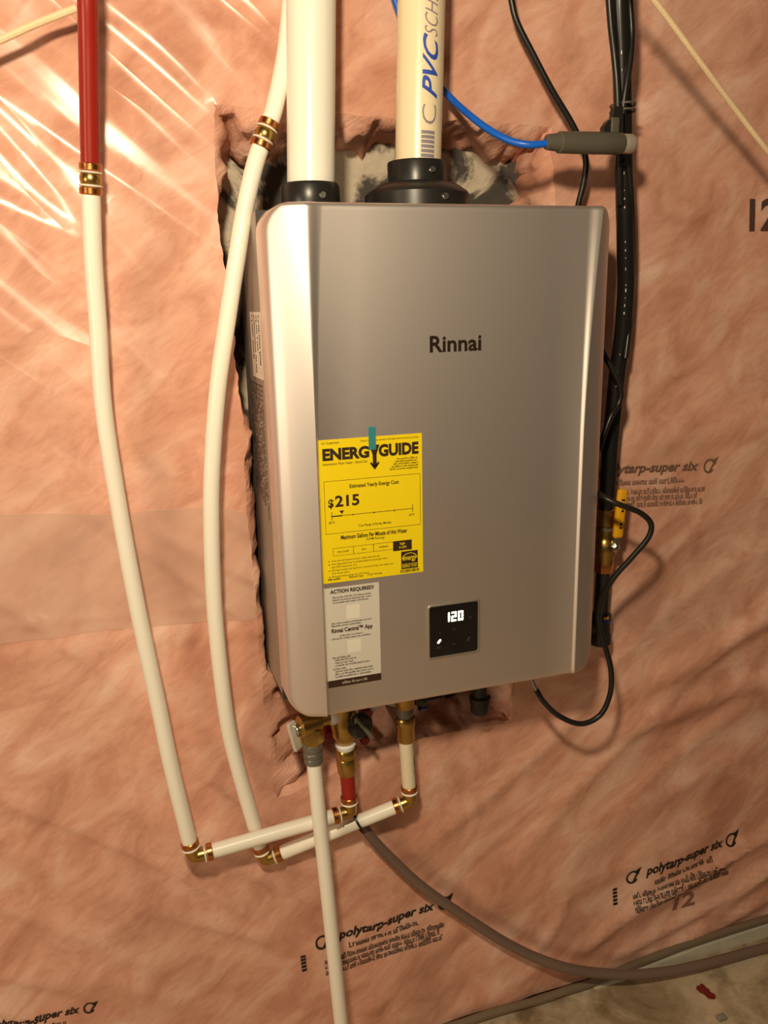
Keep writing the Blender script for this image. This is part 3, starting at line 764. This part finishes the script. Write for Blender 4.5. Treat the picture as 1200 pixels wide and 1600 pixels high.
# hot: from red riser end up to the casing
hb = vh; ha = Vector((at(534, 1105, -.066).x, -.066, bz))
hv = thing('shutoff_valve', hb, 'brass shutoff valve with black handle above the short red pipe', 'valve', 'shutoff valves under the heater')
L = (hb-ha).length
def hp_(t): return ha.lerp(hb, t)
MB().lathe(hp_(0), hp_(.64), [(0, .013), (.30, .013), (.34, .0165), (.45, .0175), (.62, .0175), (.68, .0195), (.88, .0195), (.94, .0165), (1, .0135)], 24).build('valve_body', M_brass, hv)
MB().lathe(hp_(.655), hp_(.715), [(0, .0135), (.2, .0160), (.6, .0152), (1, .0135)], 20).build('thread_tape', M_ptfe, hv)
MB().lathe(hp_(.71), hp_(.98), [(0, .0135), (.08, .0155), (.30, .0155), (.36, .014), (.44, .0155), (.85, .0148), (1, .0125)], 24).build('pipe_adapter', M_brass, hv)
kc = at(560, 1132, -.080); kd = Vector((.35, -.85, -.1)).normalized()
MB().cyl(hp_(.28), kc, .009, 18).build('valve_stem', M_brass, hv)
hd_ = MB().lathe(kc-kd*.004, kc+kd*.014, [(0, .017), (.15, .0195), (.75, .0195), (1, .015)], 24).build('handle_hub', M_blackp, hv)
MB().tube([kc+kd*.014+Vector((-.013, 0, .020)), kc+kd*.018+Vector((-.004, 0, .006)), kc+kd*.017+Vector((.010, 0, -.014))], .0035, 10, 5).build('handle_rib', M_grey, hv)
MB().tube([kc+kd*.015+Vector((-.013, 0, .018)), kc+kd*.016+Vector((-.016, 0, .004)), kc+kd*.015+Vector((-.015, 0, -.009))], .002, 8, 5).build('handle_rib', M_grey, hv)
for px, py in ((572, 1112), (568, 1154), (512, 1146)):
    c_ = at(px, py, -.045); MB().cyl(c_+Vector((0, .010, .002)), c_-Vector((0, .010, 0)), .0075, 14).build('red_cap', M_redp, hv)
# cold
cb = vcold; ca_ = Vector((at(631, 1085, -.062).x, -.062, bz))
cv = thing('shutoff_valve', cb, 'brass shutoff valve with blue cap above the cream riser', 'valve', 'shutoff valves under the heater')
def cp_(t): return ca_.lerp(cb, t)
MB().lathe(cp_(0), cp_(.55), [(0, .014), (.25, .0165), (.7, .0175), (.85, .0165), (1, .013)], 24).build('valve_body', M_brass, cv)
MB().lathe(cp_(.54), cp_(.68), [(0, .0128), (.2, .0135), (.8, .0135), (1, .0125)], 20).build('thread_tape', M_grey, cv)
MB().lathe(cp_(.67), cp_(1.0), [(0, .0145), (.06, .0160), (.30, .0160), (.36, .0148), (.9, .0148), (1, .0125)], 6 if False else 24).build('pipe_adapter', M_brass, cv)
kc = at(655, 1090, -.052); MB().cyl(cp_(.25), kc, .008, 16).build('valve_stem', M_brass, cv)
MB().cyl(kc+Vector((-.008, 0, .004)), kc+Vector((.010, -.004, -.004)), .0125, 18).build('handle_hub', M_blackp, cv)
c_ = at(659, 1100, -.050); MB().cyl(c_+Vector((0, .006, .006)), c_-Vector((0, .006, .008)), .0075, 14).build('blue_cap', M_bluep, cv)

# ------------------------------------------------------------------ relief valve and its discharge pipe
RY = -.082
rc = at(489, 1132, RY); ro = at(488, 1162, RY)
rv = thing('relief_valve', ro, 'brass pressure relief valve with flat test lever at lower left', 'valve')
MB().lathe(at(515, 1121, -.072), at(466, 1137, RY), [(0, .0095), (.30, .0100), (.34, .0140), (.5, .0168), (.80, .0178), (.93, .0165), (1, .0120)], 28).build('valve_body', M_brass, rv)
MB().lathe(at(530, 1118, -.068), at(512, 1122, -.072), [(0, .010), (.3, .012), (.7, .012), (1, .010)], 20).build('thread_tape', M_ptfe, rv)
MB().lathe(rc-Vector((0, 0, .004)), ro, [(0, .015), (.35, .0165), (.8, .0172), (1, .0150)], 6).build('outlet_hex', M_brass, rv, 20)
lc = at(461, 1142, RY-.004); MB().cyl(at(470, 1137, RY), lc, .008, 18).build('lever_post', M_steel, rv)
l0, l1 = at(450, 1133, RY-.006), at(462, 1174, RY-.006); dl = (l1-l0); dn_ = dl.normalized(); nx = Vector((.62, -.78, 0)); nx = (nx-dn_*nx.dot(dn_)).normalized(); zx = dn_.cross(nx)
MB().box((l0+l1)/2+zx*(-.006 if zx.x < 0 else .006), (.0030, .0075, dl.length/2), (nx, zx, dn_), .0008).build('test_lever', M_lever, rv)
rn = at(490, 1190, RY)
MB().lathe(ro+Vector((0, 0, .003)), rn, [(0, .0135), (.05, .0145), (.40, .0145), (.46, .0132), (.52, .0145), (.68, .0145), (.74, .0132), (.80, .0142), (1, .0142)], 28).build('grey_coupling', M_grey, rv)
dp0 = at(490, 1188, RY); dmid = at(512, 1400, -.098); dend = at(533, 1600, -.112); dn = (dend-dmid).normalized()
dpipe = centred(MB().tube([dp0, at(500, 1290, -.090), dmid, dend, rise(dend, dn, .012)], PR-.0002, 20, 8).build('discharge_pipe', M_white))
tag(dpipe, 'white discharge pipe dropping from the grey coupling to the floor', 'pipe')

# ------------------------------------------------------------------ gas supply on the right
def hosey(py): return -.092+.055*min(1, max(0, py/600))
GP = [(966, -60), (968, 0), (971, 80), (973, 160), (974.5, 240), (976, 320), (977.5, 400), (978, 450), (973, 520), (965, 580), (959, 640), (953, 700), (949.5, 760), (947, 795)]
gpts = [at(a_, b_, hosey(b_)) for a_, b_ in GP]
gpts = riser(gpts[1], gpts[2])+gpts[1:]
gh = thing('gas_hose', gpts[-1], 'thick black gas hose running down beside the heater right edge', 'hose')
MB().tube(gpts, .0128, 20, 8).build('hose_jacket', M_jacket, gh)
# row of white print along the jacket
T = MB(); rd = random.Random(4)
for i in range(len(gpts)-13, len(gpts)-4):
    for k in range(6):
        if rd.random() < .45: continue
        p_ = gpts[i].lerp(gpts[i+1], (k+.2)/6); d_ = (gpts[i+1]-gpts[i]).normalized(); c2 = (CAM-p_).normalized(); s_ = d_.cross(c2).normalized(); nn = s_.cross(d_).normalized()
        if nn.dot(c2) < 0: nn = -nn
        c_ = p_+nn*.0128+s_*.0; l_ = rd.uniform(.0006, .0026); w_ = rd.uniform(.0003, .0007)
        T.box(c_, (w_, .0004, l_), (s_, nn, d_))
T.build('hose_print', M_labels, gh, 0)['kind'] = 'stuff'
# cable strapped along the hose
cb_pts = P3([(984, 0, -.094), (987, 50, -.092), (985, 90, -.095), (979, 130, -.0965), (974, 170, -.0945), (976, 210, -.091), (984, 280, -.078), (987, 340, -.066), (988, 420, -.056), (984, 500, -.052), (977, 560, -.057)])
cb_pts = riser(cb_pts[0], cb_pts[1])+cb_pts
cab = centred(MB().tube(cb_pts, .0045, 12, 8).build('black_cable', M_black)); tag(cab, 'thin black cable strapped along the right side of the gas hose', 'cable')
c2_ = P3([(952, 0, -.098), (955, 40, -.096), (960, 85, -.094), (964, 130, -.094), (966, 180, -.092), (967, 240, -.086), (969, 320, -.072)])
o = centred(MB().tube(riser(c2_[0], c2_[1])+c2_, .0050, 12, 8).build('black_cable', M_black)); tag(o, 'black cable strapped along the left side of the gas hose top', 'cable')
zc_ = at(973, 168, -.082)
zt = thing('cable_tie', zc_-Vector((0, 0, .006)), 'dark grey cable tie round the black hose above the connector', 'cable tie')
for k in range(2):
    MB().tube([zc_+Vector((.0155*math.cos(t), .0195*math.sin(t), .003-.008*k)) for t in [2*math.pi*q/28 for q in range(29)]], .0015, 8, 1, False).build('tie_band', M_cap, zt)
# gas valve
GY = -.038
g0 = gpts[-1]; g1 = at(943, 880, GY); gv = thing('gas_valve', at(942, 892, GY), 'brass gas valve with yellow grip lever right of the heater', 'valve')
def gp_(t): return g0.lerp(g1, t)
MB().lathe(gp_(-.02), gp_(1), [(0, .0135), (.02, .0175), (.30, .0175), (.32, .0150), (.36, .0150), (.38, .0165), (.50, .0150), (.56, .0165), (.62, .0195), (.80, .0195), (.86, .0165), (1, .0160)], 24).build('valve_body', M_brass, gv)
MB().lathe(gp_(.325), gp_(.38), [(0, .0158), (.2, .0170), (.8, .0170), (1, .0158)], 20).build('thread_tape', M_grey, gv)
MB().lathe(gp_(.98), gp_(1.16), [(0, .0175), (.5, .0175), (1, .0150)], 6).build('hex_nut', M_copper, gv, 20)
nc_ = at(961, 855, GY-.026); MB().cyl(gp_(.72), nc_+Vector((0, .006, 0)), .008, 16).build('valve_stem', M_brass, gv)
MB().lathe(nc_+Vector((0, .006, 0)), nc_-Vector((0, .006, 0)), [(0, .0095), (.6, .0095), (.8, .0075), (1, .004)], 6).build('lever_nut', M_steel, gv, 20)
h0, h1 = at(964, 846, GY-.026), at(973, 762, GY-.026)
mb = MB(); dh = (h1-h0).normalized(); sx = dh.cross(Vector((0, 1, 0))).normalized()
mb.box(h0.lerp(h1, .52), (.0088, .0055, (h1-h0).length*.46), (sx, Vector((0, 1, 0)), dh), .0052); LG = mb.build('lever_grip', M_yel, gv); LG['label'] = 'yellow vinyl grip'
MB().box(nc_.lerp(h0.lerp(h1, .2), .5), (.006, .0015, .012), (sx, Vector((0, 1, 0)), dh), .001).build('lever_arm', M_steel, gv)
T = MB(); ASP[0] = 1; lfn = lambda u, v, d=0: h0.lerp(h1, .25+.6*u)+sx*(.005*(v-.5)*2)*-1-Vector((0, .0058, 0))
micro(T, lfn, (0, .15, .42, .85), 1, 77, .9, [1], .35); micro(T, lfn, (.52, .15, 1, .85), 1, 78, .9, [1], .35); T.build('grip_print', M_brownink, LG, 0)
# black iron drop below the valve
i0 = gp_(1.12); i1 = at(937, 990, GY); ip = thing('drip_leg', i1-Vector((0, 0, .02)), 'black iron drip leg pipe under the brass gas valve', 'pipe')
MB().cyl(i0, i1, .0115, 22, .05).build('pipe_nipple', M_blackm, ip)
tc_ = i0.lerp(i1, .86); MB().lathe(i0.lerp(i1, .68), at(937, 1006, GY), [(0, .0130), (.03, .0175), (.18, .0175), (.22, .0160), (.6, .0160), (.66, .0180), (.95, .0180), (1, .0150)], 24).build('tee_fitting', M_blackm, ip)
MB().cyl(tc_, Vector((.236, GY, tc_.z)), .0130, 20).build('tee_branch', M_blackm, ip)
q_ = at(947, 969, GY-.017); MB().box(q_, (.0065, .0012, .006), bev=.0008).build('pipe_tag', M_bluep, ip); MB().box(q_+Vector((-.001, -.0016, .004)), (.0045, .0006, .0022)).build('tag_print', M_yel, ip, 0)

# ------------------------------------------------------------------ cords and cables
pc = [(795, -60, -.05), (799, 0, -.05), (808, 35, -.05), (833, 85, -.052), (862, 140, -.054), (892, 190, -.055), (910, 228, -.055), (915.5, 255, -.052), (912, 285, -.048), (903, 322, -.042)]
pp = [at(*q) for q in pc]; pp = riser(pp[1], pp[2])+pp[1:]
pp += [Vector((.248, -.03, ZC+.30)), Vector((.252, -.025, ZC+.22)), at(932, 532, -.05), at(947, 560, -.07), at(961, 585, -.078), at(970, 612, -.082), at(966, 632, -.082), at(954, 652, -.085)]
pp += [at(940, 690, -.085), at(926, 730, -.09), at(928, 762, -.115), at(945, 778, -.14), at(972, 790, -.155), at(1000, 801, -.16), at(1017, 818, -.16), at(1013, 840, -.158), at(990, 868, -.15), at(962, 899, -.135), at(943, 928, -.125), at(935, 958, -.122), at(938, 985, -.124), at(948, 1018, -.13), at(955, 1050, -.135), at(953, 1085, -.135), at(938, 1117, -.132), at(908, 1131, -.128), at(874, 1119, -.118), at(850, 1097, -.105), at(838, 1078, -.098)]
pcord = thing('power_cord', pp[-1], 'black power cord looping out from the heater right side', 'cord')
MB().tube(pp, .0043, 12, 8).build('cord_jacket', M_black, pcord)
e0 = at(838.5, 1079, -.098); e1 = at(829, 1058, -.088); MB().cyl(e0, e1, .0030, 14).build('metal_ferrule', M_steel, pcord)
cn0, cn1 = at(853, 222, -.128), at(972, 224.5, -.128)
bc = [(606, -40, -.03), (617, 0, -.025), (640, 60, -.022), (668, 110, -.022), (692, 140, -.03), (722, 170, -.055), (760, 200, -.085), (795, 219, -.108), (825, 226, -.122), (856, 224, -.128)]
bp_ = [at(*q) for q in bc]; bp_ = riser(bp_[1], bp_[2])+bp_[1:]
blu = centred(MB().tube(bp_, .0046, 14, 8).build('blue_cable', M_blue)); tag(blu, 'bright blue cable drooping behind the cream vent pipe', 'cable')
cc = thing('cable_connector', (cn0+cn1)/2, 'dark grey inline connector hanging on the end of the blue cable', 'connector')
MB().lathe(cn0, cn1, [(0, .0075), (.01, .0095), (.16, .0115), (.17, .0135), (.62, .0140), (.97, .0140), (1, .0120)], 26).build('connector_body', M_cap, cc)
n1 = at(991, 225, -.128); MB().lathe(cn1, n1, [(0, .0105), (.05, .0125), (.7, .0125), (.9, .0105), (1, .008)], 22).build('end_nut', mat('worn dark nut', (.50, .45, .38), .35, .4), cc)
dkx = (cn1-cn0).normalized()
hk = [at(943, 212, -.122), at(944, 198, -.122), at(950, 189, -.122), at(958, 183, -.122), at(961, 166, -.122), at(974, 166, -.122), at(974, 212, -.122)]
mb = MB(); mb.prism(hk, (0, 1, 0), .010); mb.build('mount_hook', M_blackp, cc)
q_ = at(961, 196, -.1235); MB().box(q_, (.006, .0015, .010), bev=.001).build('hook_pad', M_cap, cc)
# cords across the corners
tc1 = [at(1008, -16, -.205), at(1022, 0, -.2), at(1086, 86, -.18), at(1150, 172, -.155), at(1203, 240, -.14), at(1290, 345, -.10), at(1420, 500, -.03)]
d_ = (tc1[0]-tc1[2]).normalized(); tc1[0] = rise(tc1[1], d_, ZT-.1)
o = centred(MB().tube(tc1, .0038, 10, 6).build('cream_cord', M_tan)); tag(o, 'cream cord stretched diagonally across the upper right of the wall', 'cord', 'cream cords')
tc2 = [at(-260, 172, -.05), at(-60, 90, -.05), at(0, 63, -.05), at(60, 36, -.05), at(119, 13, -.05)]
o = centred(MB().tube(tc2, .0044, 10, 6).build('cream_cord', M_tan)); tag(o, 'short cream cord end poking out left of the red pipe', 'cord', 'cream cords')
# grey tube from the pipes down to the floor
gt = [at(563, 1282, -.027), at(580, 1308, -.026), at(612, 1342, -.023), at(660, 1386, -.022), at(720, 1428, -.023), at(780, 1467, -.027), at(830, 1493, -.033), at(880, 1511, -.036)]
gz = .011
gt = gt[:-1]+P3([(880, 1511, -.044), (930, 1520, -.047), (990, 1523, -.052), (1050, 1517, -.055), (1110, 1504, -.056), (1200, 1480, -.056)])
gt += [Vector((1.0, -.07, gz)), Vector((1.3, -.09, gz)), Vector((1.9, -.1, gz))]
o = centred(MB().tube(gt, lambda t: .0082+.0012*min(1, t*2), 16, 8).build('grey_tube', M_tube)); tag(o, 'grey brown flexible tube sagging from the cross pipes to the floor', 'tube')
# black tie holding it to the cross pipe
tcn = at(560, 1286, -.050); da = rtc; na = da.cross(Vector((0, 1, 0))).normalized()
lp = []
for k in range(21):
    t = 2*math.pi*k/20; lp.append(tcn+na*(.0205*math.cos(t))*1.0+Vector((0, 1, 0))*(.019*math.sin(t)+.004)+da*.002*math.sin(2*t))
o = centred(MB().tube(lp, .0020, 8, 2, False).build('wire_tie', M_black)); tag(o, 'black wire tie looped round the lower cross pipe', 'wire tie')
# things on the floor
for px, py, rx, ry in ((1098, 1547, .011, .013), (1110, 1557, .010, .010)):
    c_ = at_z(px, py, .0); rd = random.Random(int(px)); MB().prism([Vector((c_.x+rx*math.cos(t)*rd.uniform(.7, 1.2), c_.y+ry*math.sin(t)*rd.uniform(.7, 1.2), .0012+.0015*noise.noise(Vector((c_.x*14, c_.y*14, 0))))) for t in [2*math.pi*k/16 for k in range(16)]], (0, 0, 1), .0012).build('chalk_stain', M_stain, fo_, 0)
c_ = at_z(1127, 1590, .003); o = centred(MB().box((c_.x, c_.y, .004), (.009, .006, .003), bev=.001).build('concrete_chip', M_chip)); tag(o, 'small grey chip lying on the floor at lower right', 'chip')
